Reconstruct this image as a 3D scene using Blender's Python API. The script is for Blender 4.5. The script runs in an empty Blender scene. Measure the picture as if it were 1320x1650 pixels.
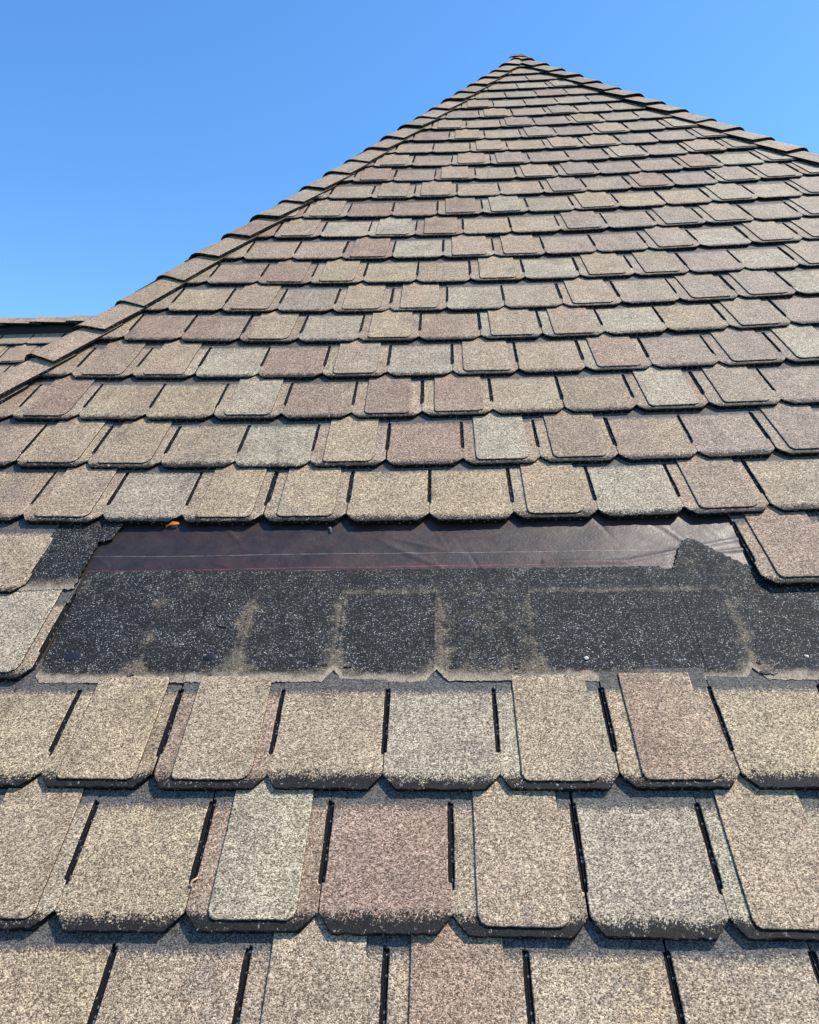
import bpy, math, random
from mathutils import Vector, Matrix
random.seed(11)
S = bpy.context.scene
COL = S.collection

# ------------------------------------------------------------------ camera
PITCH = math.radians(45.0)                       # slope of the roof face
ROOF = Matrix.Rotation(PITCH, 4, 'X')            # roof frame (u along the courses, v up the slope, n outwards) -> world
CAM_POS = Vector((0.10033, -0.37633, 1.06483))   # in the roof frame, metres
CX = Vector((0.9988, 0.02421, -0.0426)); CY = Vector((-0.01562, -0.66674, -0.74513)); CZ = Vector((-0.04644, 0.7449, -0.66556))
cam = bpy.data.cameras.new('camera'); camo = bpy.data.objects.new('camera', cam); COL.objects.link(camo)
cam.sensor_fit = 'VERTICAL'; cam.sensor_height = 24.0; cam.lens = 24.0 * 0.71323
cam.clip_start = 0.02; cam.clip_end = 5000
rx, ry, rz = CX, -CY, -CZ
m3 = Matrix(((rx.x, ry.x, rz.x), (rx.y, ry.y, rz.y), (rx.z, ry.z, rz.z)))
cm = m3.to_4x4(); cm.translation = CAM_POS
camo.matrix_world = ROOF @ cm
S.camera = camo

# ------------------------------------------------------------------ sun and sky
sun_local = Vector((0.52, 0.62, 0.58)).normalized()
SUN = (ROOF.to_3x3() @ sun_local).normalized()
elev = math.asin(SUN.z); azim = math.atan2(SUN.x, SUN.y)
sl = bpy.data.lights.new('sun', 'SUN'); sl.energy = 4.4; sl.angle = math.radians(0.53); sl.color = (1.0, 0.93, 0.805)
so = bpy.data.objects.new('sun', sl); COL.objects.link(so); so.rotation_euler = SUN.to_track_quat('Z', 'Y').to_euler(); so.location = (6, 0, 12)
W = bpy.data.worlds.new('World'); S.world = W; W.use_nodes = True
wn = W.node_tree; bg = wn.nodes['Background']
sky = wn.nodes.new('ShaderNodeTexSky'); sky.sky_type = 'NISHITA'; sky.sun_disc = False
sky.sun_elevation = elev; sky.sun_rotation = azim; sky.altitude = 300; sky.air_density = 1.0; sky.dust_density = 0.3; sky.ozone_density = 3.5
hs = wn.nodes.new('ShaderNodeHueSaturation'); hs.inputs['Saturation'].default_value = 1.22; hs.inputs['Value'].default_value = 1.2
wn.links.new(sky.outputs[0], hs.inputs['Color']); wn.links.new(hs.outputs[0], bg.inputs[0]); bg.inputs[1].default_value = 0.15
vs = S.view_settings; vs.view_transform = 'Standard'; vs.look = 'None'; vs.exposure = 0.62; vs.gamma = 1.0; vs.use_curve_mapping = False

# ------------------------------------------------------------------ materials
class NT:
    def __init__(s, name):
        s.m = bpy.data.materials.new(name); s.m.use_nodes = True; s.t = s.m.node_tree; s.b = s.t.nodes['Principled BSDF']
    def n(s, k, **kw):
        x = s.t.nodes.new(k)
        for a, b in kw.items(): setattr(x, a, b)
        return x
    def put(s, sock, v):
        if isinstance(v, bpy.types.NodeSocket): s.t.links.new(v, sock)
        elif v is not None: sock.default_value = v
    def math(s, op, a, b=None, c=None, clamp=False):
        x = s.n('ShaderNodeMath', operation=op, use_clamp=clamp)
        for i, v in enumerate((a, b, c)):
            if v is not None: s.put(x.inputs[i], v)
        return x.outputs[0]
    def vmath(s, op, a, b=None):
        x = s.n('ShaderNodeVectorMath', operation=op); s.put(x.inputs[0], a)
        if b is not None: s.put(x.inputs[1], b)
        return x.outputs[0]
    def scale(s, a, f):
        x = s.n('ShaderNodeVectorMath', operation='SCALE'); s.put(x.inputs[0], a); s.put(x.inputs['Scale'], f); return x.outputs[0]
    def mix(s, f, a, b):
        x = s.n('ShaderNodeMix', data_type='RGBA'); s.put(x.inputs[0], f); s.put(x.inputs[6], a); s.put(x.inputs[7], b); return x.outputs[2]
    def step(s, v, lo, hi):
        x = s.n('ShaderNodeMapRange', interpolation_type='SMOOTHSTEP'); s.put(x.inputs[0], v)
        x.inputs[1].default_value = lo; x.inputs[2].default_value = hi; return x.outputs[0]
    def remap(s, v, a, b, c, d):
        x = s.n('ShaderNodeMapRange'); s.put(x.inputs[0], v)
        for i, q in enumerate((a, b, c, d)): x.inputs[1 + i].default_value = q
        return x.outputs[0]
    def noise(s, vec, scale, detail=2.0, rough=0.5):
        x = s.n('ShaderNodeTexNoise'); s.put(x.inputs['Vector'], vec); x.inputs['Scale'].default_value = scale
        x.inputs['Detail'].default_value = detail; x.inputs['Roughness'].default_value = rough; return x.outputs[0]
    def cells(s, vec, scale):
        x = s.n('ShaderNodeTexVoronoi'); s.put(x.inputs['Vector'], vec); x.inputs['Scale'].default_value = scale
        sp = s.n('ShaderNodeSeparateColor'); s.t.links.new(x.outputs['Color'], sp.inputs[0])
        return sp.outputs[0], sp.outputs[1], x.outputs['Distance']
    def attr(s, name):
        x = s.n('ShaderNodeAttribute', attribute_name=name); return x
    def bump(s, h, strength, dist):
        x = s.n('ShaderNodeBump'); x.inputs['Strength'].default_value = strength; x.inputs['Distance'].default_value = dist
        s.put(x.inputs['Height'], h); s.t.links.new(x.outputs[0], s.b.inputs['Normal'])
    def done(s, col, rough=0.85, spec=0.3):
        s.put(s.b.inputs['Base Color'], col); s.put(s.b.inputs['Roughness'], rough); s.b.inputs['Specular IOR Level'].default_value = spec
        return s.m

GR = 640.0                                        # granules per metre
def granule_material(name, band=True, fringe=True):
    g = NT(name)
    lp = g.attr('lp').outputs['Vector']           # position on the piece in metres, z = a number of its own
    sx = g.n('ShaderNodeSeparateXYZ'); g.put(sx.inputs[0], lp)
    x, y = sx.outputs[0], sx.outputs[1]
    ca = g.attr('tint_a').outputs['Color']; cb = g.attr('tint_b').outputs['Color']
    c1, c2, d1 = g.cells(lp, GR)
    k1, k2, d2 = g.cells(lp, GR * 0.42)
    n_mid = g.noise(lp, 70.0, 2.0); n_low = g.noise(lp, 14.0, 3.0, 0.6)
    blend = g.step(g.math('ADD', x, g.remap(g.noise(lp, 22.0, 3.0, 0.6), 0, 1, -0.05, 0.05)), 0.07, 0.15)
    pick = g.math('GREATER_THAN', g.math('ADD', g.math('MULTIPLY', blend, 0.74), 0.13), c2)   # granules of two blends are mixed
    col = g.mix(pick, ca, cb)
    # granule to granule: dark, middling and cream ones
    cr = g.n('ShaderNodeValToRGB'); g.put(cr.inputs[0], c1)
    e = cr.color_ramp.elements
    e[0].position = 0.0; e[0].color = (0.22, 0.18, 0.165, 1); e[1].position = 1.0; e[1].color = (1.95, 1.92, 1.86, 1)
    for p_, v in ((0.22, (0.46, 0.42, 0.40, 1)), (0.45, (0.90, 0.88, 0.86, 1)), (0.75, (1.36, 1.34, 1.31, 1))):
        q = e.new(p_); q.color = v
    mx = g.n('ShaderNodeMix', data_type='RGBA', blend_type='MULTIPLY'); mx.inputs[0].default_value = 1.0
    g.put(mx.inputs[6], col); g.put(mx.inputs[7], cr.outputs[0]); col = mx.outputs[2]
    var = g.math('MULTIPLY', g.remap(n_mid, 0.25, 0.75, 0.92, 1.08), g.math('MULTIPLY', g.remap(n_low, 0.25, 0.75, 0.80, 1.16), g.math('MULTIPLY', g.remap(k1, 0, 1, 0.80, 1.20), g.remap(g.noise(lp, 150.0, 1.0), 0.3, 0.7, 0.86, 1.14))))
    col = g.scale(col, var)
    grey = g.scale(cr.outputs[0], 0.075)
    edge = g.math('ADD', g.remap(c2, 0, 1, -0.006, 0.006), g.remap(n_mid, 0.2, 0.8, -0.005, 0.005))
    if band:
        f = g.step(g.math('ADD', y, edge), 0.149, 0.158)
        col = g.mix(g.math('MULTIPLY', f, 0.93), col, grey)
    # stain streaks where water has run
    st = g.noise(g.vmath('MULTIPLY', lp, (1.0, 0.25, 1.0)), 26.0, 3.0, 0.6)
    col = g.scale(col, g.remap(g.step(st, 0.56, 0.78), 0, 1, 1.0, 0.70))
    sm = g.noise(g.vmath('ADD', lp, (3.7, 1.9, 0.0)), 8.0, 5.0, 0.68)          # scuffs and grime
    col = g.mix(g.math('MULTIPLY', g.step(sm, 0.58, 0.74), 0.45), col, g.scale(cr.outputs[0], 0.11))
    bald = g.math('MULTIPLY', g.step(g.noise(lp, 38.0, 4.0, 0.7), 0.66, 0.72), g.step(c2, 0.3, 0.6))
    col = g.mix(g.math('MULTIPLY', bald, 0.7), col, (0.035, 0.03, 0.027, 1))
    if fringe:
        wx = g.n('ShaderNodeSeparateXYZ'); g.put(wx.inputs[0], g.attr('wear').outputs['Vector'])
        f = g.step(g.math('SUBTRACT', g.math('ADD', y, g.math('MULTIPLY', edge, 1.5)), wx.outputs[0]), -0.0205, -0.0285)
        sp = g.step(k2, 0.90, 0.99)
        blk = g.mix(g.math('MULTIPLY', sp, g.step(c2, 0.5, 0.8)), g.scale(cr.outputs[0], 0.009), (0.26, 0.235, 0.20, 1))
        col = g.mix(f, col, blk)
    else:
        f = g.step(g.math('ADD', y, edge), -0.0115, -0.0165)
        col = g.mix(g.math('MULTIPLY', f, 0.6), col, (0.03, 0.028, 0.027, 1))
    g.bump(g.math('SUBTRACT', 1.0, d1), 0.6, 0.0016)
    return g.done(col, 0.68, 0.25)

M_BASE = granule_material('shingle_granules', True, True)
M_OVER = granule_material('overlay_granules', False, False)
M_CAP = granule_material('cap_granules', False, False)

def asphalt():
    g = NT('black_asphalt'); tc = g.n('ShaderNodeTexCoord').outputs['Object']
    a, b, d = g.cells(tc, 300.0)
    col = g.mix(g.step(a, 0.93, 0.97), (0.010, 0.010, 0.011, 1), (0.16, 0.155, 0.15, 1))
    g.bump(d, 0.4, 0.001); return g.done(col, 0.8, 0.1)
M_ASPH = asphalt()

def headlap_material():
    """black granules of the covered half of a shingle, with the dust that gathered round the tabs now gone"""
    g = NT('headlap_granules')
    lp = g.attr('lp').outputs['Vector']; sx = g.n('ShaderNodeSeparateXYZ'); g.put(sx.inputs[0], lp)
    u, v = sx.outputs[0], sx.outputs[1]
    c1, c2, d1 = g.cells(lp, GR)
    n1 = g.noise(lp, 9.0, 3.0, 0.6); n2 = g.noise(lp, 55.0, 3.0, 0.6)
    dust = g.attr('dust').outputs['Fac']
    cr = g.n('ShaderNodeValToRGB'); g.put(cr.inputs[0], c1); e = cr.color_ramp.elements
    e[0].position = 0; e[0].color = (0.003, 0.003, 0.003, 1); e[1].position = 1; e[1].color = (0.42, 0.41, 0.39, 1)
    for p_, w in ((0.45, 0.007), (0.72, 0.019), (0.90, 0.055)):
        q = e.new(p_); q.color = (w, w * 0.98, w * 0.95, 1)
    n3 = g.noise(lp, 160.0, 3.0, 0.7); n4 = g.noise(g.vmath('ADD', lp, (5.1, 2.3, 0.0)), 20.0, 5.0, 0.7)
    col = g.scale(cr.outputs[0], g.remap(n4, 0.32, 0.68, 0.35, 1.35))
    dc = g.mix(n2, (0.105, 0.082, 0.054, 1), (0.25, 0.195, 0.130, 1))
    dc = g.scale(dc, g.remap(c1, 0, 1, 0.12, 1.7))
    rag = g.math('ADD', g.remap(n2, 0.25, 0.75, -0.34, 0.34), g.math('ADD', g.remap(n3, 0.25, 0.75, -0.22, 0.22), g.remap(n4, 0.3, 0.7, -0.30, 0.30)))
    f = g.math('MULTIPLY', g.step(g.math('ADD', g.math('MULTIPLY', dust, 1.18), rag), 0.22, 1.05), 0.78)
    col = g.mix(f, col, dc)
    tan = g.scale(g.mix(n1, (0.36, 0.29, 0.20, 1), (0.27, 0.215, 0.15, 1)), g.remap(c2, 0, 1, 0.45, 1.5))
    lowb = g.step(g.math('ADD', g.attr('lowedge').outputs['Fac'], g.math('ADD', g.remap(c2, 0, 1, -0.003, 0.003), g.math('ADD', g.remap(n2, 0.2, 0.8, -0.008, 0.008), g.remap(n4, 0.3, 0.7, -0.012, 0.008)))), 0.020, 0.006)
    col = g.mix(lowb, col, tan)
    g.bump(g.math('SUBTRACT', 1.0, d1), 0.6, 0.0022)
    return g.done(col, 0.55, 0.22)
M_HEAD = headlap_material()

def felt_material():
    g = NT('felt_paper'); tc = g.n('ShaderNodeTexCoord').outputs['Object']; sx = g.n('ShaderNodeSeparateXYZ'); g.put(sx.inputs[0], tc)
    u, v = sx.outputs[0], sx.outputs[1]
    n1 = g.noise(tc, 6.0, 4.0, 0.6); n2 = g.noise(tc, 240.0, 2.0); n3 = g.noise(tc, 28.0, 4.0, 0.65)
    col = g.mix(g.step(n1, 0.35, 0.65), (0.019, 0.012, 0.010, 1), (0.036, 0.017, 0.013, 1))
    col = g.scale(col, g.math('MULTIPLY', g.remap(n3, 0.25, 0.75, 0.75, 1.3), g.remap(n2, 0.2, 0.8, 0.85, 1.15)))
    wob = g.remap(g.noise(tc, 3.0, 2.0), 0.2, 0.8, -0.003, 0.003)
    def line(v0, half, amt, c, slope):
        global_d = g.math('ABSOLUTE', g.math('SUBTRACT', g.math('ADD', v, g.math('ADD', wob, g.math('MULTIPLY', u, slope))), v0))
        f = g.math('MULTIPLY', g.step(global_d, half, half * 0.3), g.remap(g.noise(tc, 40.0, 3.0, 0.7), 0.35, 0.6, 0.1, amt))
        return f, c
    for v0, half, amt, c, sl_ in ((0.7035, 0.0011, 0.5, (0.34, 0.31, 0.30, 1), 0.0), (0.6650, 0.0020, 0.7, (0.22, 0.045, 0.055, 1), -0.006), (0.655, 0.0012, 0.6, (0.22, 0.19, 0.19, 1), 0.0)):
        f, c = line(v0, half, amt, c, sl_); col = g.mix(f, col, c)
    h = g.math('ADD', g.math('MULTIPLY', n2, 0.15), g.noise(g.vmath('MULTIPLY', tc, (1, 1.6, 1)), 16.0, 4.0, 0.6))
    g.bump(h, 0.5, 0.004)
    m = g.done(col, g.remap(n3, 0.3, 0.7, 0.44, 0.58), 0.55)
    return m
M_FELT = felt_material()

def plain(name, c, rough=0.8, spec=0.3, var=0.25, sc=60.0):
    g = NT(name); tc = g.n('ShaderNodeTexCoord').outputs['Object']
    n = g.noise(tc, sc, 3.0, 0.6)
    col = g.scale(c if isinstance(c, bpy.types.NodeSocket) else tuple(c[:3]), g.remap(n, 0.2, 0.8, 1 - var, 1 + var))
    g.bump(n, 0.3, 0.002); return g.done(col, rough, spec)
M_DECK = plain('roof_board', (0.05, 0.04, 0.032)); M_VENT = plain('vent_plastic', (0.012, 0.012, 0.013), 0.6)
M_WALL = plain('stucco', (0.45, 0.40, 0.33)); M_GROUND = plain('lawn', (0.06, 0.085, 0.03), 0.95, 0.1, 0.4, 3.0)
M_TAR = plain('tar', (0.012, 0.012, 0.014), 0.45, 0.5, 0.3, 300.0); M_PEB = plain('pale_stone', (0.55, 0.53, 0.48), 0.7, 0.3, 0.2, 400.0)
M_GRIT = plain('grey_grit', (0.16, 0.15, 0.135), 0.8, 0.2, 0.3, 400.0)
M_CHIP = plain('orange_chip', (0.62, 0.20, 0.045), 0.6, 0.3, 0.35, 220.0); M_STAPLE = plain('zinc', (0.5, 0.5, 0.5), 0.4, 0.5, 0.1)
M_STRAW = plain('straw', (0.6, 0.42, 0.25), 0.8, 0.2, 0.3, 300.0)

# ------------------------------------------------------------------ helpers
def new_obj(name, me, parent=None, mats=()):
    o = bpy.data.objects.new(name, me); COL.objects.link(o)
    if me is not None:
        for m in mats: me.materials.append(m)
    if parent is not None: o.parent = parent
    return o
def tag(o, label=None, cat=None, group=None, kind=None):
    for k, v in (('label', label), ('category', cat), ('group', group), ('kind', kind)):
        if v: o[k] = v
    return o

class Piece:
    """vertices, faces and per-vertex attributes of one mesh"""
    def __init__(s): s.v = []; s.f = []; s.mi = []; s.at = {'lp': [], 'tint_a': [], 'tint_b': [], 'wear': []}; s.wear = 0.012
    def add(s, verts, faces, mi, lp, ta, tb):
        o = len(s.v); s.v += verts; s.f += [[i + o for i in f] for f in faces]; s.mi += mi
        s.at['lp'] += lp; s.at['tint_a'] += [ta] * len(verts); s.at['tint_b'] += [tb] * len(verts); s.at['wear'] += [(s.wear, 0, 0)] * len(verts)
    def mesh(s, name, smooth=False):
        me = bpy.data.meshes.new(name); me.from_pydata(s.v, [], s.f); me.update()
        me.polygons.foreach_set('material_index', s.mi)
        for k, d in s.at.items():
            a = me.attributes.new(k, 'FLOAT_VECTOR', 'POINT'); a.data.foreach_set('vector', [c for q in d for c in q])
        return me

def clip(poly, nx, ny, c):
    """keep the part of a polygon where nx*x + ny*y <= c"""
    out = []
    for i in range(len(poly)):
        a, b = poly[i], poly[(i + 1) % len(poly)]
        da = nx * a[0] + ny * a[1] - c; db = nx * b[0] + ny * b[1] - c
        if da <= 0: out.append(a)
        if (da < 0) != (db < 0) and da != db:
            t = da / (da - db); out.append((a[0] + (b[0] - a[0]) * t, a[1] + (b[1] - a[1]) * t))
    r = []
    for q in out:
        if not r or abs(q[0] - r[-1][0]) + abs(q[1] - r[-1][1]) > 2e-5: r.append(q)
    if len(r) > 1 and abs(r[0][0] - r[-1][0]) + abs(r[0][1] - r[-1][1]) < 2e-5: r.pop()
    return r

def inset(poly, d):
    n = len(poly); out = []
    for i in range(n):
        a, b, c = Vector(poly[i - 1]), Vector(poly[i]), Vector(poly[(i + 1) % n])
        e1 = (b - a); e2 = (c - b)
        if e1.length < 1e-7 or e2.length < 1e-7: out.append((b.x, b.y)); continue
        e1.normalize(); e2.normalize()
        n1 = Vector((-e1.y, e1.x)); n2 = Vector((-e2.y, e2.x)); m = n1 + n2
        k = m.length
        if k < 0.3: out.append((b.x, b.y)); continue
        m /= k; q = b + m * min(d / max(0.5, m.dot(n1)), d * 1.6); out.append((q.x, q.y))
    return out

def slab(piece, poly, z, thick, seed, ta, tb, bev=0.0012, zf=None, mt=0, ms=1, T=None):
    """a thin slab with a softened rim; zf(x, y) adds to the height of its top; T maps local to the mesh's frame"""
    n = len(poly)
    if n < 3: return
    zf = zf or (lambda x, y: 0.0)
    top = inset(poly, bev)
    vs_, lp = [], []
    for (x, y) in top: vs_.append((x, y, z + zf(x, y))); lp.append((x, y, seed))
    for (x, y) in poly: vs_.append((x, y, z - bev + zf(x, y))); lp.append((x, y, seed))
    for (x, y) in poly: vs_.append((x, y, z - thick + zf(x, y))); lp.append((x, y, seed))
    if T: vs_ = [T(q) for q in vs_]
    fs = [list(range(n))]; mi = [mt]
    for i in range(n):
        j = (i + 1) % n
        fs.append([n + i, n + j, j, i]); mi.append(mt)
        fs.append([2 * n + i, 2 * n + j, n + j, n + i]); mi.append(ms)
    fs.append([2 * n + i for i in range(n - 1, -1, -1)]); mi.append(ms)
    piece.add(vs_, fs, mi, lp, ta, tb)

# ------------------------------------------------------------------ the shingled roof
PW = 0.183; TW = PW * 1.003; EX = 0.20313; TH = 0.0120; LOWB = -0.026
HL = (-1.81, 0.4425); HR = (3.25, -0.4574)        # hip lines: u = a + b v
APEX_V = (HR[0] - HL[0]) / (HL[1] - HR[1]); APEX_U = HL[0] + HL[1] * APEX_V
roof = new_obj('shingled_roof', None); roof.matrix_world = ROOF
tag(roof, 'steep brown shingled hip roof with a stripped dark strip across its lower courses', 'roof', kind='thing')

COLS = {'t': (0.328, 0.250, 0.172), 'y': (0.345, 0.268, 0.172), 'r': (0.282, 0.198, 0.142), 'b': (0.282, 0.212, 0.148),
        'g': (0.338, 0.286, 0.204), 'n': (0.300, 0.240, 0.174), 'p': (0.280, 0.220, 0.166)}  # p: greyer tone of right-hand tabs, sun sheen put into the colour
def tint(code, amt=0.06):
    c = COLS[code]; k = 1 + random.uniform(-amt, amt)
    return tuple(q * k * (1 + random.uniform(-0.02, 0.02)) for q in c)

# course: (first joint in tab widths, bow of the course: a u^2 + b u + c, what is on each tab from the one left of that joint)
ROWS = {
 -1: (-1.921, (0, 0, 0), 'y- t- tt tr y- t-'),
 0: (-2.435, (-0.0057, -0.0011, -0.001), 'tt y- rg r- tt g- gt'),
 1: (-3.006, (0.0055, -0.0001, 0.0002), 'y- yy rt t- g- gy yr y-'),
 2: (-3.545, (0.008, -0.001, 0.0), 'tg'),
 3: (-4.10, (0.015, -0.001, 0.001), 't- x x x x x x x x tr t-'),
 4: (-4.624, (0.0223, -0.0022, 0.0026), 't- tt g- ty ty y- y- ty g- tb t-'),
 5: (-5.193, (0.0221, -0.0034, -0.007), 't- tt tt t- g- ty r- rg tb b- p- pp'),
 6: (-5.737, (0.0226, -0.003, -0.0076), 'r- tr y- y- tg r- tr yr y- b- rg nn p-'),
 7: (-5.284, (0.0279, -0.0094, -0.011), 't- tb tt g- r- tt g- tt t- gr p- pp pg'),
 8: (-4.805, (0.0425, -0.0202, -0.0167), 't- r- r- rt n- ty r- gt gt g- y- nn p-'),
 9: (-4.337, (0.0416, -0.0243, -0.0273), 'r- y- tt n- tt tt g- t- tt n- pp pp g-'),
 10: (-3.887, (0.0384, -0.027, -0.0244), 't- r- rr ty y- t- ty g- ty nn p- g- nn'),
 11: (-3.390, (0.0495, -0.0331, -0.0257), 't- t- t- rr g- gt tt p- p- pp g- nn nn'),
 12: (-2.956, (0.046, -0.0289, -0.0206), 'r- tt g- gg rr y- y- pp n- pp nn n- nn'),
 13: (-1.491, (0.0473, -0.0233, -0.0167), 'tt r- r- rr gg n- ty y- y- gg g- nn'),
 14: (-1.027, (0.0608, -0.0394, -0.0073), 't- tt tt t- t- pp p- rr p- nn nn'),
 15: (-1.551, (0.0698, -0.0575, 0.0033), 't- rr r- rt t- ty pp p- p- rr g- gg'),
 16: (-0.115, (0.0839, -0.0728, 0.0121), 'tt t- tt pp p- p- gg n- tt nn'),
 17: (-0.60, (0.084, -0.073, 0.013), 't- t- t- yt t- tt tt n- n-'), 18: (-0.15, (0.084, -0.073, 0.015), 'r- r- ty n- pp p- tt n-'),
 19: (0.37, (0.083, -0.073, 0.018), 't- tt t- pp p- tt n-'), 20: (0.80, (0.082, -0.073, 0.02), 't- p- ty n- pp n-'),
 21: (0.30, (0.08, -0.073, 0.022), 't- tt tt n- n- n-'), 22: (0.77, (0.08, -0.073, 0.025), 't- pp n- p-'),
 23: (1.25, (0.08, -0.073, 0.028), 't- n- n-'), 24: (1.70, (0.08, -0.073, 0.03), 't- tt n-'),
 25: (2.20, (0.08, -0.073, 0.03), 't- n-'), 26: (2.65, (0.08, -0.073, 0.03), 't- t-'), 27: (3.1, (0.08, -0.073, 0.03), 't- t-'),
 -2: (-2.4, (0, 0, 0), ''), -3: (-2.9, (0, 0, 0), ''), -4: (-2.4, (0, 0, 0), ''), -5: (-2.9, (0, 0, 0), '')}
BUTT = {1: -2.006, 0: 1.565, 5: -0.19, 4: -0.63, -1: 2.06, 6: 2.25, 7: 1.72, 8: -2.8, 9: 1.66, 10: 0.12, 11: -0.40, 12: 2.05}   # where two strips meet

def jit(a): return random.uniform(-a, a)
def edge_pts(p, q, n, amp):
    """points from p to q (without q), a little uneven"""
    (x0, y0), (x1, y1) = p, q; L = math.hypot(x1 - x0, y1 - y0) or 1; nx, ny = -(y1 - y0) / L, (x1 - x0) / L; out = []
    for i in range(n):
        t = i / n; o = 0 if i == 0 else jit(amp); out.append((x0 + (x1 - x0) * t + nx * o, y0 + (y1 - y0) * t + ny * o))
    return out

def tab_outline(w, jl, jr, slot=True, full=False):
    """one tab, x 0..w, y 0 at the joint's notch; jl / jr: that side is where two strips meet"""
    g = 0.00015; lw = 0.0195 + jit(0.004); rw = 0.0235 + jit(0.004); lb = LOWB + jit(0.0012); rb = LOWB + jit(0.0012)
    s0, s1 = 0.034 + jit(0.006), 0.163 + jit(0.002); sw = 0.0049 + jit(0.0006); gl = 0.0012 if jl else g; gr = 0.0012 if jr else g
    P = []
    P += edge_pts((gl, 0.0), (lw * 0.54, LOWB * 0.60), 2, 0.0006) + edge_pts((lw * 0.54, LOWB * 0.60), (lw, lb), 2, 0.0004)
    P += edge_pts((lw, lb), (w - rw, rb), 16, 0.0013)
    P += edge_pts((w - rw, rb), (w - rw * 0.52, LOWB * 0.57), 2, 0.0004) + edge_pts((w - rw * 0.52, LOWB * 0.57), (w - gr, 0.0), 2, 0.0006)
    top = 0.232
    if slot:
        if jr: P += edge_pts((w - gr, 0.0), (w - gr - 0.0004, s0 - 0.004), 3, 0.0004)
        else: P += [(w - gr, 0.0)]
        P += [(w - gr, s0), (w - sw * 0.8, s0 + 0.0015)] + edge_pts((w - sw, s0 + 0.004), (w - sw - jit(0.0006), s1 - 0.003), 8, 0.0005)
        P += [(w - sw * 0.8, s1 - 0.001), (w - gr, s1)]
    else: P += [(w - gr, 0.0)]
    P += [(w - gr, top), (gl, top)]
    if slot:
        P += [(gl, s1), (sw * 0.8, s1 - 0.001)] + edge_pts((sw, s1 - 0.003), (sw + jit(0.0006), s0 + 0.004), 8, 0.0005)
        P += [(sw * 0.8, s0 + 0.0015), (gl, s0)]
        if jl: P += edge_pts((gl + 0.0004, s0 - 0.004), (gl, 0.0), 3, 0.0004)[1:]
    return P

def over_outline(w, top=0.232):
    x0 = w * (0.175 + jit(0.02)); x1 = w * (0.855 + jit(0.025)); b = LOWB + 0.0125 + jit(0.0015); c0 = 0.010 + jit(0.003); c1 = 0.014 + jit(0.004)
    P = edge_pts((x0, b + c0 * 1.15), (x0 + c0 * 0.35, b + c0 * 0.35), 2, 0.0003) + edge_pts((x0 + c0 * 0.35, b + c0 * 0.35), (x0 + c0, b), 2, 0.0003)
    P += edge_pts((x0 + c0, b), (x1 - c1, b + jit(0.001)), 9, 0.0005)
    P += edge_pts((x1 - c1, b), (x1 - c1 * 0.3, b + c1 * 0.45), 2, 0.0003) + edge_pts((x1 - c1 * 0.3, b + c1 * 0.45), (x1, b + c1 * 1.3), 2, 0.0003)
    P += edge_pts((x1, b + c1 * 1.3), (x1 + jit(0.002), top), 6, 0.0004) + [(x1, top)] + edge_pts((x0 + jit(0.001), top), (x0, b + c0 * 1.15), 8, 0.0005)
    return P

def base_mesh(piece, out, lower, seed, ta, tb, T=None):
    slab(piece, out, 0.0, 0.0044, seed, ta, tb, 0.0011, T=T)
    slab(piece, lower, -0.0046, TH - 0.0052, seed, ta, tb, 0.0004, mt=1, T=T)

def in_frame(u, v, margin=60, n=0.0):
    d = Vector((u, v, n)) - CAM_POS; z = d.dot(CZ)
    if z < 0.05: return False
    x = 660 + 1176.83 * d.dot(CX) / z; y = 825 + 1176.83 * d.dot(CY) / z
    return -margin < x < 1320 + margin and -margin < y < 1650 + margin

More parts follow.
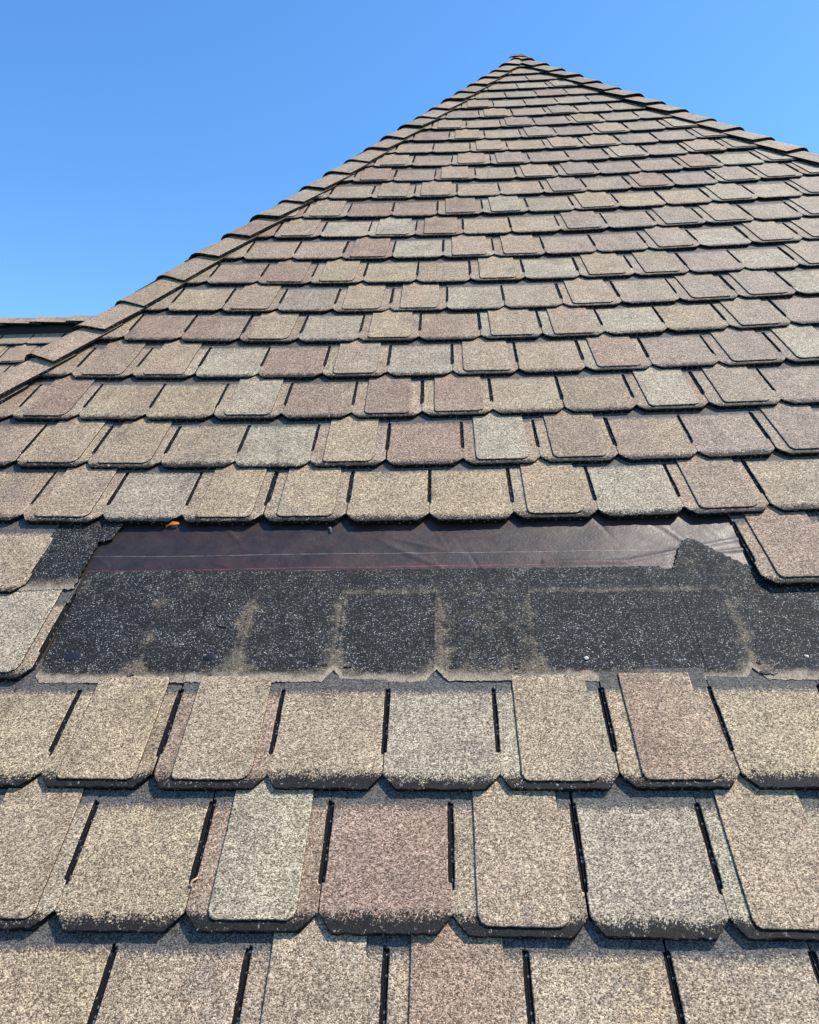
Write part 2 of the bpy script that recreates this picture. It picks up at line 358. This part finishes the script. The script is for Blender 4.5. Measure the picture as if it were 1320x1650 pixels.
WEDGE = -math.atan(TH / EX)
def lay_tab(u, v, code, jl, jr, parent, lim, rest, rot=0.0, wear=0.012, over_top=0.232, slot=True, as_object=True):
    """one tab with its lower left joint at (u, v) on the face; lim: half planes that cut it"""
    w = TW
    out = tab_outline(w, jl, jr, slot)
    lower = [(0.0004, 0.002), (0.022, LOWB + 0.0016), (w - 0.022, LOWB + 0.0016), (w - 0.0004, 0.002), (w - 0.0004, 0.231), (0.0004, 0.231)]
    ov = over_outline(w, over_top) if code[1] != '-' else None
    for (nx, ny, c) in lim:
        cc = c - nx * u - ny * v
        out = clip(out, nx, ny, cc); lower = clip(lower, nx, ny, cc)
        if ov: ov = clip(ov, nx, ny, cc)
    if len(out) < 3: return None
    seed = random.uniform(0, 90); wear *= random.uniform(0.8, 1.2)
    ta = tint(code[0]); tb = tint(code[0]) if random.random() < 0.45 else tuple(0.5 * (a + b) for a, b in zip(tint(random.choice('tgyrn')), ta))
    if random.random() < 0.3: ta, tb = tb, ta
    if ov:
        oa = tint(code[1]); ob = tint(code[1]) if random.random() < 0.7 else tuple(0.5 * (a + b) for a, b in zip(tint(random.choice('tgyn')), oa)); os_ = random.uniform(0, 90)
    M = Matrix.Translation((u + jit(0.0009), v + jit(0.0016), 0.0004 + abs(jit(0.0012)))) @ Matrix.Rotation(rot + jit(0.0035), 4, 'Z') @ Matrix.Translation((0, LOWB, 0)) @ Matrix.Rotation(WEDGE + jit(0.004), 4, 'X') @ Matrix.Rotation(jit(0.006), 4, 'Y') @ Matrix.Translation((0, -LOWB, 0))
    if as_object:
        p = Piece(); p.wear = wear; base_mesh(p, out, lower, seed, ta, tb)
        o = new_obj('shingle', p.mesh('shingle'), parent, (M_BASE, M_ASPH)); o.matrix_local = M
        if ov and len(ov) > 2:
            q = Piece(); slab(q, ov, 0.0036, 0.0040, os_, oa, ob, 0.0009)
            c = new_obj('overlay_tab', q.mesh('overlay_tab'), o, (M_OVER, M_ASPH))
        return o
    T = lambda q: tuple(M @ Vector(q))
    rest.wear = wear; base_mesh(rest, out, lower, seed, ta, tb, T)
    if ov and len(ov) > 2: slab(rest, ov, 0.0036, 0.0040, os_, oa, ob, 0.0009, mt=2, T=T)

def hip_limits(m=0.0):
    return [(-1.0, HL[1], -HL[0] + m), (1.0, -HR[1], HR[0] + m)]
rest = Piece(); count = 0
for k in sorted(ROWS):
    off, (qa, qb, qc), codes = ROWS[k]; codes = codes.split()
    vk = k * EX
    ul, ur = HL[0] + HL[1] * (vk - 0.03), HR[0] + HR[1] * (vk - 0.03)
    i0 = math.floor((ul / TW) - off) - 1; i1 = math.ceil((ur / TW) - off) + 1
    for i in range(i0, i1):
        ti = i + 1                                     # token index
        uu = (off + i) * TW
        if uu + TW < ul or uu > ur: continue
        if k == 2 and -3.6 < off + i < 5.4: continue   # torn away
        if 0 <= ti < len(codes): code = codes[ti]
        else: code = random.choice(('t-', 'r-', 'p-', 'n-', 'g-', 'tt', 'pp', 'ty', 'nn', 'rr', 'rg'))
        if code == 'x': continue
        um = uu + TW / 2; sl_ = 2 * qa * um + qb
        clampu = max(-1.3, min(2.0, um)); vv = vk + qa * clampu ** 2 + qb * clampu + qc
        if clampu != um: sl_ = 0.0
        if abs(sl_) > 0.06: sl_ = math.copysign(0.06, sl_)
        # the lower left joint of the tab lies half a tab back along the course
        vv0 = vv - sl_ * TW / 2
        b = BUTT.get(k, off + 2)
        jl = abs(((off + i) - b + 0.5) % 5 - 0.5) < 0.12; jr = abs(((off + i + 1) - b + 0.5) % 5 - 0.5) < 0.12
        vis = in_frame(um, vv + 0.08, 70) and count < 296
        o = lay_tab(uu, vv0, code, jl, jr, roof, hip_limits(-0.012), rest, math.atan(sl_), 0.020 if k < 2 else 0.013 if k < 9 else 0.009, 0.190 if k == 1 else 0.232, True, vis)
        if o: count += 1
if rest.v:
    tag(new_obj('shingle_field', rest.mesh('shingle_field'), roof, (M_BASE, M_ASPH, M_OVER)), kind='stuff')

# boards under the shingles, the side slopes and the wall below
VB = -1.05
def simple(name, verts, faces, mat, parent):
    me = bpy.data.meshes.new(name); me.from_pydata(verts, [], faces); me.update(); return new_obj(name, me, parent, (mat,))
dz = -0.0205
simple('roof_deck', [(HL[0] + HL[1] * VB, VB, dz), (HR[0] + HR[1] * VB, VB, dz), (APEX_U, APEX_V, dz)], [(0, 1, 2)], M_DECK, roof)
Yl = Vector((0, math.cos(PITCH), -math.sin(PITCH)))          # level direction, away from the viewer, in the roof frame
APEX = Vector((APEX_U, APEX_V, -0.004))
def hip_frame(side):
    a, b = HL if side < 0 else HR
    h = Vector((b, 1.0, 0.0)).normalized()                   # up along the hip
    ia = Vector((-side, 0, 0)); ia = (ia - h * ia.dot(h)).normalized()    # into the front face
    ns = h.cross(Yl) * (1 if side > 0 else -1); ns.normalize()
    if ns.dot(Vector((side, 0, 0))) < 0: ns = -ns
    ib = ns.cross(h); ib.normalize()
    if ib.dot(Yl) < 0: ib = -ib
    return h, ia, ib, ns
for side in (-1, 1):
    h, ia, ib, ns = hip_frame(side)
    p = Piece(); down = ns.cross(Yl).normalized()
    upw = ROOF.to_3x3() @ down
    if upw.z > 0: down = -down
    step = 0.2031; L = (APEX - (APEX + h * -1)).length
    hip_per = abs(h.dot(down)); nstep = 34
    for j in range(nstep):
        d0, d1 = j * step, (j + 1) * step
        A0 = APEX - h * (d0 / hip_per); A1 = APEX - h * (d1 / hip_per)
        vs_ = [A0, A1 + ns * 0.009, A1 + ns * 0.009 + Yl * 9.0, A0 + Yl * 9.0, A1, A1 + Yl * 9.0]
        fs = [[0, 1, 2, 3], [1, 4, 5, 2]]
        if side > 0: fs = [f[::-1] for f in fs]
        p.add([tuple(q) for q in vs_], fs, [0, 1], [(0, 0, 1), (0, .15, 1), (9, .15, 1), (9, 0, 1), (0, .15, 2), (9, .15, 2)], COLS['t'], COLS['n'])
    new_obj('side_slope', p.mesh('side_slope'), roof, (M_CAP, M_ASPH))

# ------------------------------------------------------------------ hip caps
def cap_piece(side, s, expo, length, half=0.118, lift=0.016, code='t', butt_in=0.0):
    """a cap shingle folded over a hip, its lower end s metres along the hip below the apex"""
    h, ia, ib, ns = hip_frame(side); nf = Vector((0, 0, 1))
    base = APEX - h * s
    p = Piece(); ta = tint(code); tb = tint(random.choice('tbrnt')); seed = random.uniform(0, 90)
    r = 0.034; NQ = 15; thick = 0.0078
    qs = [half * (-1 + 2 * i / (NQ - 1)) for i in range(NQ)]
    def cross(q):
        if q <= -r: return ia * (-q), nf
        if q >= r: return ib * q, ns
        t = (q + r) / (2 * r); P0 = ia * r; P2 = ib * r
        return P0 * (1 - t) ** 2 + P2 * t ** 2, (nf * (1 - t) + ns * t).normalized()
    ND = 5; sk = jit(0.012); verts, lp = [], []; jl_ = [jit(0.0012) for _ in qs]; tilt = jit(0.004)
    for layer in (0, 1):
        for d in range(ND):
            t = d / (ND - 1)
            for qi, q in enumerate(qs):
                room = 0.40 * max(0.0, s - t * length) + 0.012      # the two hips run together at the peak
                c, nn = cross(max(q, -room) if q < 0 else q)
                lf = lift * (1 - t) + 0.002 * t + tilt * (q / half) * (1 - t) + 0.0025
                end = jl_[qi] if d == 0 else 0
                v = base + h * (t * length + end + sk * (q / half) * (1 - t)) + c + nn * (lf - layer * thick)
                verts.append(tuple(v)); lp.append((q + half, t * length - 0.014 + 0.0 * layer, seed))
    fs, mi = [], []
    def I(l, d, q): return l * ND * NQ + d * NQ + q
    for d in range(ND - 1):
        for q in range(NQ - 1):
            fs.append([I(0, d, q), I(0, d, q + 1), I(0, d + 1, q + 1), I(0, d + 1, q)]); mi.append(0)
            fs.append([I(1, d, q), I(1, d + 1, q), I(1, d + 1, q + 1), I(1, d, q + 1)]); mi.append(1)
    for q in range(NQ - 1):
        fs.append([I(1, 0, q), I(1, 0, q + 1), I(0, 0, q + 1), I(0, 0, q)]); mi.append(1)
        fs.append([I(0, ND - 1, q), I(0, ND - 1, q + 1), I(1, ND - 1, q + 1), I(1, ND - 1, q)]); mi.append(1)
    for d in range(ND - 1):
        fs.append([I(1, d, 0), I(0, d, 0), I(0, d + 1, 0), I(1, d + 1, 0)]); mi.append(1)
        fs.append([I(0, d, NQ - 1), I(1, d, NQ - 1), I(1, d + 1, NQ - 1), I(0, d + 1, NQ - 1)]); mi.append(1)
    if side < 0: fs = [f[::-1] for f in fs]
    p.add(verts, fs, mi, lp, ta, tb)
    me = p.mesh('hip_cap'); return new_obj('hip_cap', me, roof, (M_CAP, M_ASPH))
for side, first, expo, n in ((-1, 0.13, 0.1975, 34), (1, 0.19, 0.203, 26)):
    for j in range(n - 1, -1, -1):
        cap_piece(side, first + j * expo + jit(0.008) * (j > 0), expo, 0.275 if j else first - 0.004, code=random.choice('ttbtnr' if side < 0 else 'tnnbtn'), lift=(0.020 if side < 0 else 0.021) + jit(0.003))
# the piece that closes the peak
p = Piece(); r_ = []
for i in range(18):
    a = 2 * math.pi * i / 18; r_.append((APEX_U + 0.012 + 0.08 * math.cos(a), APEX_V - 0.026 + 0.026 * math.sin(a) * (1 + 0.3 * math.sin(3 * a)) - 0.10 * math.cos(a) * 0.12))
slab(p, r_, 0.0135, 0.006, 3.0, tint('n'), tint('t'), 0.001, zf=lambda x, y: -3.2 * (x - APEX_U) ** 2)
new_obj('peak_cap', p.mesh('peak_cap'), roof, (M_CAP, M_ASPH))

# ------------------------------------------------------------------ the stripped strip
fv, ff = [], []
NU, NV = 420, 80; u0, u1, v0, v1 = -0.70, 0.86, 0.60, 0.86
FW = [(random.uniform(-0.7, 0.85), random.uniform(0.64, 0.80), random.uniform(-1.2, 0.6), random.uniform(0.02, 0.07), random.uniform(0.0025, 0.006), random.uniform(-0.0009, 0.0012)) for _ in range(46)]
def felt_z(u, v):
    z = -0.0152 + 0.0009 * math.sin(9 * u + 14 * v) + 0.0007 * math.sin(31 * u - 40 * v + 1.3) * math.sin(5 * u + 2)
    z += 0.0016 * math.exp(-((v - 0.74 + 0.35 * (u - 0.02)) / 0.006) ** 2) * math.exp(-((u - 0.05) / 0.07) ** 2)
    z += 0.0018 * math.exp(-((v - 0.70 + 0.6 * (u - 0.03)) / 0.008) ** 2) * math.exp(-((u - 0.03) / 0.06) ** 2)
    z += 0.0020 * math.exp(-((v - 0.672 - 0.25 * max(0, u - 0.47) ) / 0.006) ** 2) * (1 if u > 0.3 else 0)
    z += 0.0028 * math.exp(-((v - 0.698 - 0.12 * (u - 0.68)) / 0.005) ** 2) * math.exp(-((u - 0.70) / 0.06) ** 2)
    for (a, b, t, L, w_, hgt) in FW:
        x, y = u - a, v - b; p_ = x * math.cos(t) + y * math.sin(t); q_ = y * math.cos(t) - x * math.sin(t)
        if abs(p_) < 2.5 * L and abs(q_) < 3 * w_: z += hgt * math.exp(-(p_ / L) ** 2 - (q_ / w_) ** 2)
    return z
for j in range(NV + 1):
    for i in range(NU + 1):
        u = u0 + (u1 - u0) * i / NU; v = v0 + (v1 - v0) * j / NV; fv.append((u, v, felt_z(u, v)))
for j in range(NV):
    for i in range(NU): a = j * (NU + 1) + i; ff.append((a, a + 1, a + NU + 2, a + NU + 1))
fo = simple('felt_underlayment', fv, ff, M_FELT, roof); tag(fo, 'bare dark brown felt strip with a white and a red chalk line')
for q in fo.data.polygons: q.use_smooth = True

GH = [(-3.545 + i) * TW for i in range(10)]        # where the joints of the missing course lay
PANEL = {0: 0.0, 1: 0.0, 2: 0.0, 3: -0.0016, 4: 0.0004, 5: -0.0014, 6: -0.0016, 7: -0.0004, 8: 0.0}
VE = 2 * EX + LOWB
JD = [0.3, 0.45, 0.85, 0.75, 0.7, 0.4, 0.12, 0.6, 0.3, 0.3]   # dust at each of those joints
BASED = [0.0, 0.06, 0.10, -0.12, 0.26, -0.08, -0.05, 0.12, 0.1, 0.1]
def notch_edge(u):
    d = min(abs(u - g) for g in (GH[0], GH[3], GH[4], GH[7])); return VE + max(0.0, (0.020 - d) / 0.020) * 0.025
def headlap(name, ua, ub, vtop, seed, grid=0.004, ubot=None):
    ubot = ubot or (lambda t: 0.0)
    p = Piece(); nu = max(4, int((ub - ua) / grid)); nv = 46; dust, low = [], []; V, F, LP = [], [], []
    for j in range(nv + 1):
        for i in range(nu + 1):
            uu = ua + (ub - ua) * i / nu; vb = notch_edge(uu) + jit(0.0016) * (j == 0); vt = vtop + (jit(0.0018) if j == nv else 0)
            v = vb + (vt - vb) * j / nv
            if i == 0: uu += ubot(j / nv)
            z = -0.0092 - 0.0046 * (v - VE) / (0.66 - VE)
            # imprint of the tabs that lay here
            c = min(range(len(GH)), key=lambda q: abs(uu - GH[q] - 0.0915)); inside = PANEL.get(c, 0.0)
            x = (uu - GH[c]) / TW; ex = min(x, 1 - x); jd = JD[c if x < 0.5 else min(c + 1, 9)] * (1.0 if x < 0.5 else 0.75)
            e = max(0.0, min(1.0, (ex - 0.02) / 0.03)) * max(0.0, min(1.0, (0.592 - v) / 0.012)); z += inside * e
            de = abs(ex * TW - 0.0045); ridge = math.exp(-(de / 0.005) ** 2) * max(0.0, min(1.0, (0.585 - v) / 0.02)); z += 0.0007 * ridge * jd
            slotm = math.exp(-((ex * TW) / 0.0035) ** 2) * (1 if 0.45 < v < 0.57 else 0); z -= 0.0016 * slotm * jd
            top_line = math.exp(-((v - 0.593) / 0.007) ** 2) * (1 if c in (3, 5, 6) else 0.15)
            cor = math.exp(-((ex * TW) / 0.030) ** 2) * math.exp(-((v - VE - 0.022) / 0.026) ** 2)
            lowd = math.exp(-((v - VE - 0.006) / 0.017) ** 2)
            broad = math.exp(-(de / 0.016) ** 2) * max(0.0, min(1.0, (0.60 - v) / 0.03))
            dust.append(jd * (0.35 * ridge + 0.6 * broad) + 0.5 * top_line + (0.35 + 0.6 * jd) * cor + 0.7 * lowd + (BASED[c] if v < 0.59 else 0.18)); low.append(v - notch_edge(uu))
            V.append((uu, v, z)); LP.append((uu, v, seed))
    nb = len(V)
    for j in range(nv):
        for i in range(nu): a = j * (nu + 1) + i; F.append([a, a + 1, a + nu + 2, a + nu + 1])
    # rim down to what lies below
    rim = [i for i in range(nu + 1)] + [j * (nu + 1) + nu for j in range(1, nv + 1)] + [nv * (nu + 1) + i for i in range(nu - 1, -1, -1)] + [j * (nu + 1) for j in range(nv - 1, 0, -1)]
    for r in rim: x, y, z = V[r]; V.append((x, y, z - 0.0045)); LP.append((x, y, seed)); dust.append(0); low.append(1)
    for a in range(len(rim)):
        b = (a + 1) % len(rim); F.append([rim[b], rim[a], nb + a, nb + b])
    mi = [0] * (nu * nv) + [1] * len(rim)
    p.add(V, F, mi, LP, (0, 0, 0), (0, 0, 0)); me = p.mesh(name)
    a1 = me.attributes.new('dust', 'FLOAT', 'POINT'); a1.data.foreach_set('value', dust)
    a2 = me.attributes.new('lowedge', 'FLOAT', 'POINT'); a2.data.foreach_set('value', low)
    return new_obj(name, me, roof, (M_HEAD, M_ASPH))
for ua, ub, vt in ((-3.50 * TW, -2.012 * TW, 0.660), (-2.006 * TW, 3.03 * TW, 0.656), (3.036 * TW, 5.45 * TW, 0.650)):
    tag(headlap('headlap_strip', ua, ub, vt, random.uniform(0, 40)), 'black granulated strip with dusty outlines of the missing tabs')

def granule_sheet(name, poly, zf, thick, dustf, label=None, lowf=None, grid=0.0045):
    """a torn sheet of black granules: outline in (u, v), height zf"""
    p = Piece(); out = []
    for i in range(len(poly)):
        a, b = poly[i], poly[(i + 1) % len(poly)]; n = max(2, int(math.hypot(b[0] - a[0], b[1] - a[1]) / grid)); out += edge_pts(a, b, n, 0.0024)
    slab(p, out, 0.0, thick, random.uniform(0, 50), (0, 0, 0), (0, 0, 0), 0.0008, zf=zf)
    me = p.mesh(name); n = len(me.vertices)
    a1 = me.attributes.new('dust', 'FLOAT', 'POINT'); a1.data.foreach_set('value', [dustf(v.co.x, v.co.y) for v in me.vertices])
    a2 = me.attributes.new('lowedge', 'FLOAT', 'POINT'); a2.data.foreach_set('value', [lowf(v.co.x, v.co.y) if lowf else 1.0 for v in me.vertices])
    o = new_obj(name, me, roof, (M_HEAD, M_ASPH)); tag(o, label); return o
granule_sheet('torn_flap', [(0.551, 0.610), (0.705, 0.610), (0.714, 0.648), (0.655, 0.688), (0.618, 0.716), (0.600, 0.722), (0.588, 0.716), (0.556, 0.652)],
              lambda u, v: -0.0148 + 0.0035 * max(0, min(1, (v - 0.628) / 0.02)) + 0.012 * max(0, (v - 0.655) / 0.07), 0.003, lambda u, v: 0.32, 'torn black corner of shingle standing up over the felt')
granule_sheet('torn_shingle', [(-0.766, 0.600), (-0.652, 0.605), (-0.650, 0.72), (-0.648, 0.735), (-0.640, 0.85), (-0.76, 0.85)],
              lambda u, v: -0.0062 - 0.006 * (v - 0.6) / 0.25, 0.005, lambda u, v: max(0.0, 0.75 - (v - 0.60) / 0.06) + (0.2 if u > -0.67 else 0), 'black torn shingle end beside the felt', lambda u, v: (v - 0.594) * 0.5 + 0.002)
granule_sheet('torn_corner', [(-0.652, 0.742), (-0.622, 0.752), (-0.612, 0.80), (-0.608, 0.85), (-0.66, 0.85)],
              lambda u, v: -0.0085 + 0.05 * max(0, 0.80 - v) * 0.1, 0.004, lambda u, v: 0.0)

SR = random.Random(4)
for n_ in range(14):                               # bits of torn shingle still stuck along the old seal line
    gi = SR.choice((1, 2, 2, 3, 3, 4, 4, 5, 7, 7)); cu = GH[gi] + SR.uniform(-0.045, 0.045); cv = VE + SR.uniform(0.012, 0.045) if n_ < 11 else SR.uniform(0.5, 0.63)
    rr = SR.uniform(0.003, 0.009); m_ = SR.randint(7, 11); poly = []
    for i in range(m_):
        a = 2 * math.pi * i / m_; k = SR.uniform(0.45, 1.15); poly.append((cu + rr * 1.5 * k * math.cos(a), cv + rr * 0.8 * k * math.sin(a)))
    zc = -0.0092 - 0.0046 * (cv - VE) / (0.66 - VE); p = Piece(); tan_ = SR.random() < 0.15
    slab(p, poly, zc + SR.uniform(0.0008, 0.002), 0.003, SR.uniform(0, 50), tint('y'), tint('b'), 0.0004)
    me = p.mesh('torn_scrap')
    if not tan_:
        for nm, val in (('dust', SR.uniform(0.0, 0.4)), ('lowedge', 1.0)):
            a1 = me.attributes.new(nm, 'FLOAT', 'POINT'); a1.data.foreach_set('value', [val] * len(me.vertices))
    new_obj('torn_scrap', me, roof, (M_CAP if tan_ else M_HEAD, M_ASPH))

# ------------------------------------------------------------------ the roof that adjoins on the left
OFFN = -0.885; ADJ = new_obj('adjoining_roof', None); ADJ.matrix_world = ROOF @ Matrix.Translation((0, 0, OFFN))
tag(ADJ, 'lower shingled roof with level ridge behind the left hip', 'roof', kind='thing')
def on_plane(x, y, n):
    d = CX * ((x - 660) / 1176.83) + CY * ((y - 825) / 1176.83) + CZ; s = (n - CAM_POS.z) / d.z; q = CAM_POS + d * s; return q.x, q.y
RU, RV = on_plane(65, 527, OFFN)
arest = Piece()
for k in range(1, 9):
    v = RV - 0.062 - EX * k + 0.09; off = (0.45, -0.06)[k % 2] + 0.02 * k
    for i in range(-14, 6):
        u = RU + (off + i) * TW; vis = in_frame(u + TW / 2, v + 0.08, 30, OFFN) and u < RU + 0.75 and k < 5
        if u > RU + 1.0: continue
        lay_tab(u, v, random.choice(('t-', 'r-', 'tt', 't-', 'n-')), False, False, ADJ, [], arest, 0, 0.010, 0.232, True, vis)
tag(new_obj('shingle_field', arest.mesh('shingle_field'), ADJ, (M_BASE, M_ASPH, M_OVER)), kind='stuff')
Zup = Vector((0, math.sin(PITCH), math.cos(PITCH)))         # world up in the roof frame
ub, ue = RU - 2.6, RU + 1.0
def frame_prism(name, prof, ua, ub_, mat, parent, o):
    """extrude a profile (y level back, z up in world) along u at origin o (roof frame of ADJ)"""
    vs_ = [tuple(o + Vector((u, 0, 0)) + Yl * a + Zup * b) for u in (ua, ub_) for a, b in prof]; n = len(prof)
    fs = [[i, (i + 1) % n, n + (i + 1) % n, n + i] for i in range(n)] + [list(range(n))[::-1], list(range(n, 2 * n))]
    return simple(name, vs_, fs, mat, parent)
RO = Vector((0, RV + 0.03, 0))
frame_prism('ridge_vent', [(-0.065, -0.085), (-0.065, -0.022), (0, 0.02), (0.065, -0.022), (0.065, -0.085), (0, 0.0)], ub, ue, M_VENT, ADJ, RO)
frame_prism('back_slope', [(0, -0.02), (2.4, -2.42), (2.4, -2.5), (0, -0.1)], ub, ue, M_WALL, ADJ, RO)
simple('roof_deck', [(ub, RV - 1.9, -0.02), (ue, RV - 1.9, -0.02), (ue, RV + 0.03, -0.02), (ub, RV + 0.03, -0.02)], [(0, 1, 2, 3)], M_DECK, ADJ)
CAPL = 0.215
for j in range(-12, 5):
    x0 = RU - 0.02 + j * CAPL; p = Piece(); vs_, lp, fs, mi = [], [], [], []
    prof = [(-0.100, -0.062), (-0.085, -0.052), (-0.05, -0.027), (-0.02, -0.006), (0, 0.0), (0.02, -0.006), (0.06, -0.034), (0.10, -0.062)]
    n = len(prof); sd = random.uniform(0, 90)
    for L in (0, 1):
        for e in (0, 1):
            for (a, b) in prof:
                rise = 0.034 + (0.016 if e == 0 else 0.002) - 0.008 * L
                vs_.append(tuple(RO + Vector((x0 + e * (CAPL + 0.07), 0, 0)) + Yl * a + Zup * (b + rise))); lp.append((e * .28 , a + .16, sd))
    for i in range(n - 1):
        fs.append([i, i + 1, n + i + 1, n + i][::-1]); mi.append(0); fs.append([2 * n + i, 2 * n + i + 1, 3 * n + i + 1, 3 * n + i]); mi.append(1)
        fs.append([i, i + 1, 2 * n + i + 1, 2 * n + i]); mi.append(1)
    fs.append([0, n, 3 * n, 2 * n]); mi.append(1)
    p.add(vs_, fs, mi, lp, tint('t'), tint('b')); new_obj('ridge_cap', p.mesh('ridge_cap'), ADJ, (M_CAP, M_ASPH))

# ------------------------------------------------------------------ ground and what carries the roof
def wpt(u, v, n=0.0): return ROOF @ Vector((u, v, n))
GZ = -5.0
gv = [(-3000, -3000, GZ), (3000, -3000, GZ), (3000, 3000, GZ), (-3000, 3000, GZ)]
go = simple('ground', gv, [(0, 1, 2, 3)], M_GROUND, None); tag(go, 'grass ground far below the roof', 'ground', kind='structure')
e = wpt(0, VB + 0.25); zl = e.z - 0.12
xa, xb = HL[0] + HL[1] * VB + 0.35, HR[0] + HR[1] * VB - 0.35; ya, yb = e.y + 0.1, e.y + 9.0
wv = [(x, y, z) for z in (GZ, zl) for x, y in ((xa, ya), (xb, ya), (xb, yb), (xa, yb))]
inv = ROOF.inverted()
simple('wall', [tuple(inv @ Vector(q)) for q in wv], [(0, 1, 5, 4), (1, 2, 6, 5), (2, 3, 7, 6), (3, 0, 4, 7)], M_WALL, roof)
a0 = ROOF @ Vector((ub, RV - 1.7, OFFN)); a1 = ROOF @ Vector((ue, RV - 1.7, OFFN))
ai = ADJ.matrix_world.inverted()
wv = [(x, y, z) for z in (GZ, a0.z - 0.1) for x, y in ((a0.x + 0.2, a0.y + 0.1), (a1.x, a0.y + 0.1), (a1.x, a0.y + 2.4), (a0.x + 0.2, a0.y + 2.4))]
simple('wall', [tuple(ai @ Vector(q)) for q in wv], [(0, 1, 5, 4), (1, 2, 6, 5), (2, 3, 7, 6), (3, 0, 4, 7)], M_WALL, ADJ)

# ------------------------------------------------------------------ scraps lying on the roof
def lump(name, u, v, n, r, flat, mat, label, cat, group=None, seg=9):
    random.seed(int(abs(u * 9999)) + 5); vs_, fs = [], []
    R = ROOF.to_3x3()
    for j in range(5):
        t = j / 4 * math.pi / 2
        for i in range(seg):
            a = 2 * math.pi * i / seg; k = 1 + jit(0.22)
            vs_.append((r[0] * math.cos(a) * math.cos(t) * k, r[1] * math.sin(a) * math.cos(t) * k, flat * math.sin(t)))
    for j in range(4):
        for i in range(seg): fs.append((j * seg + i, j * seg + (i + 1) % seg, (j + 1) * seg + (i + 1) % seg, (j + 1) * seg + i))
    o = simple(name, vs_, fs, mat, None); o.matrix_world = ROOF @ Matrix.Translation((u, v, n)); tag(o, label, cat, group)
    for q in o.data.polygons: q.use_smooth = True
    return o
def head_z(v): return -0.0092 - 0.0046 * (v - VE) / (0.66 - VE)
def at(x, y, n=-0.009): return on_plane(x, y, n)
u, v = at(340, 1058); lump('tar_blob', u, v, head_z(v) - 0.0006, (0.015, 0.009), 0.0030, M_TAR, 'flat black tar blob on the dusty strip, beside the thin seam', 'tar')
u, v = at(118, 1057); lump('tar_blob', u, v, head_z(v) - 0.001, (0.018, 0.012), 0.0026, M_TAR, 'wide black tar blob near the lower left corner of the stripped patch', 'tar')
u, v = at(945, 1060); lump('pebble', u, v, head_z(v) - 0.0006, (0.0042, 0.0036), 0.003, M_PEB, 'white pebble on the black strip, nearest its middle', 'pebble')
u, v = at(1300, 1057); lump('pebble', u, v, head_z(v) - 0.0006, (0.0042, 0.0036), 0.003, M_PEB, 'white pebble at the right edge of the black strip', 'pebble')
u, v = at(330, 1056); lump('pebble', u, v, head_z(v) - 0.0006, (0.004, 0.004), 0.002, M_GRIT, 'pale grit speck left of the tar blob', 'pebble')
u, v = at(468, 1056); lump('pebble', u, v, head_z(v) - 0.0006, (0.0036, 0.0036), 0.002, M_GRIT, 'pale grit speck right of the second dusty line', 'pebble')

def sliver(name, u, v, n, L, w, rotz, lift, mat, label, cat):
    vs_, fs = [], []; N = 7
    for i in range(N):
        t = i / (N - 1); ww = w * (0.35 + 0.65 * math.sin(math.pi * (0.12 + 0.8 * t))); z = lift * t + 0.003 * math.sin(math.pi * t)
        for (b, c) in ((-ww, 0), (ww * 0.8, 0.001), (ww * 0.8, -0.0022), (-ww, -0.0026)): vs_.append((L * (t - 0.5), b + 0.002 * math.sin(5 * t), z + c))
    for i in range(N - 1):
        for j in range(4): fs.append((i * 4 + j, i * 4 + (j + 1) % 4, (i + 1) * 4 + (j + 1) % 4, (i + 1) * 4 + j))
    fs += [(3, 2, 1, 0), tuple((N - 1) * 4 + j for j in range(4))]
    o = simple(name, vs_, fs, mat, None); o.matrix_world = ROOF @ Matrix.Translation((u, v, n)) @ Matrix.Rotation(rotz, 4, 'Z'); tag(o, label, cat); return o
u, v = at(277, 842, -0.004); sliver('wood_chip', u, v, -0.012, 0.030, 0.0050, 0.12, 0.006, M_CHIP, 'small orange chip lying on the felt under the shingle edge', 'chip')
u, v = at(533, 854, -0.014); sliver('staple', u, v, -0.0125, 0.016, 0.0011, -0.9, 0.001, M_STAPLE, 'tiny pale staple in the dark felt', 'staple')
u, v = at(314, 1422, -0.004); sliver('straw', u, v, -0.001, 0.014, 0.0012, 1.2, 0.0012, M_STRAW, 'pale straw bit at the lower end of a shingle slot', 'straw')
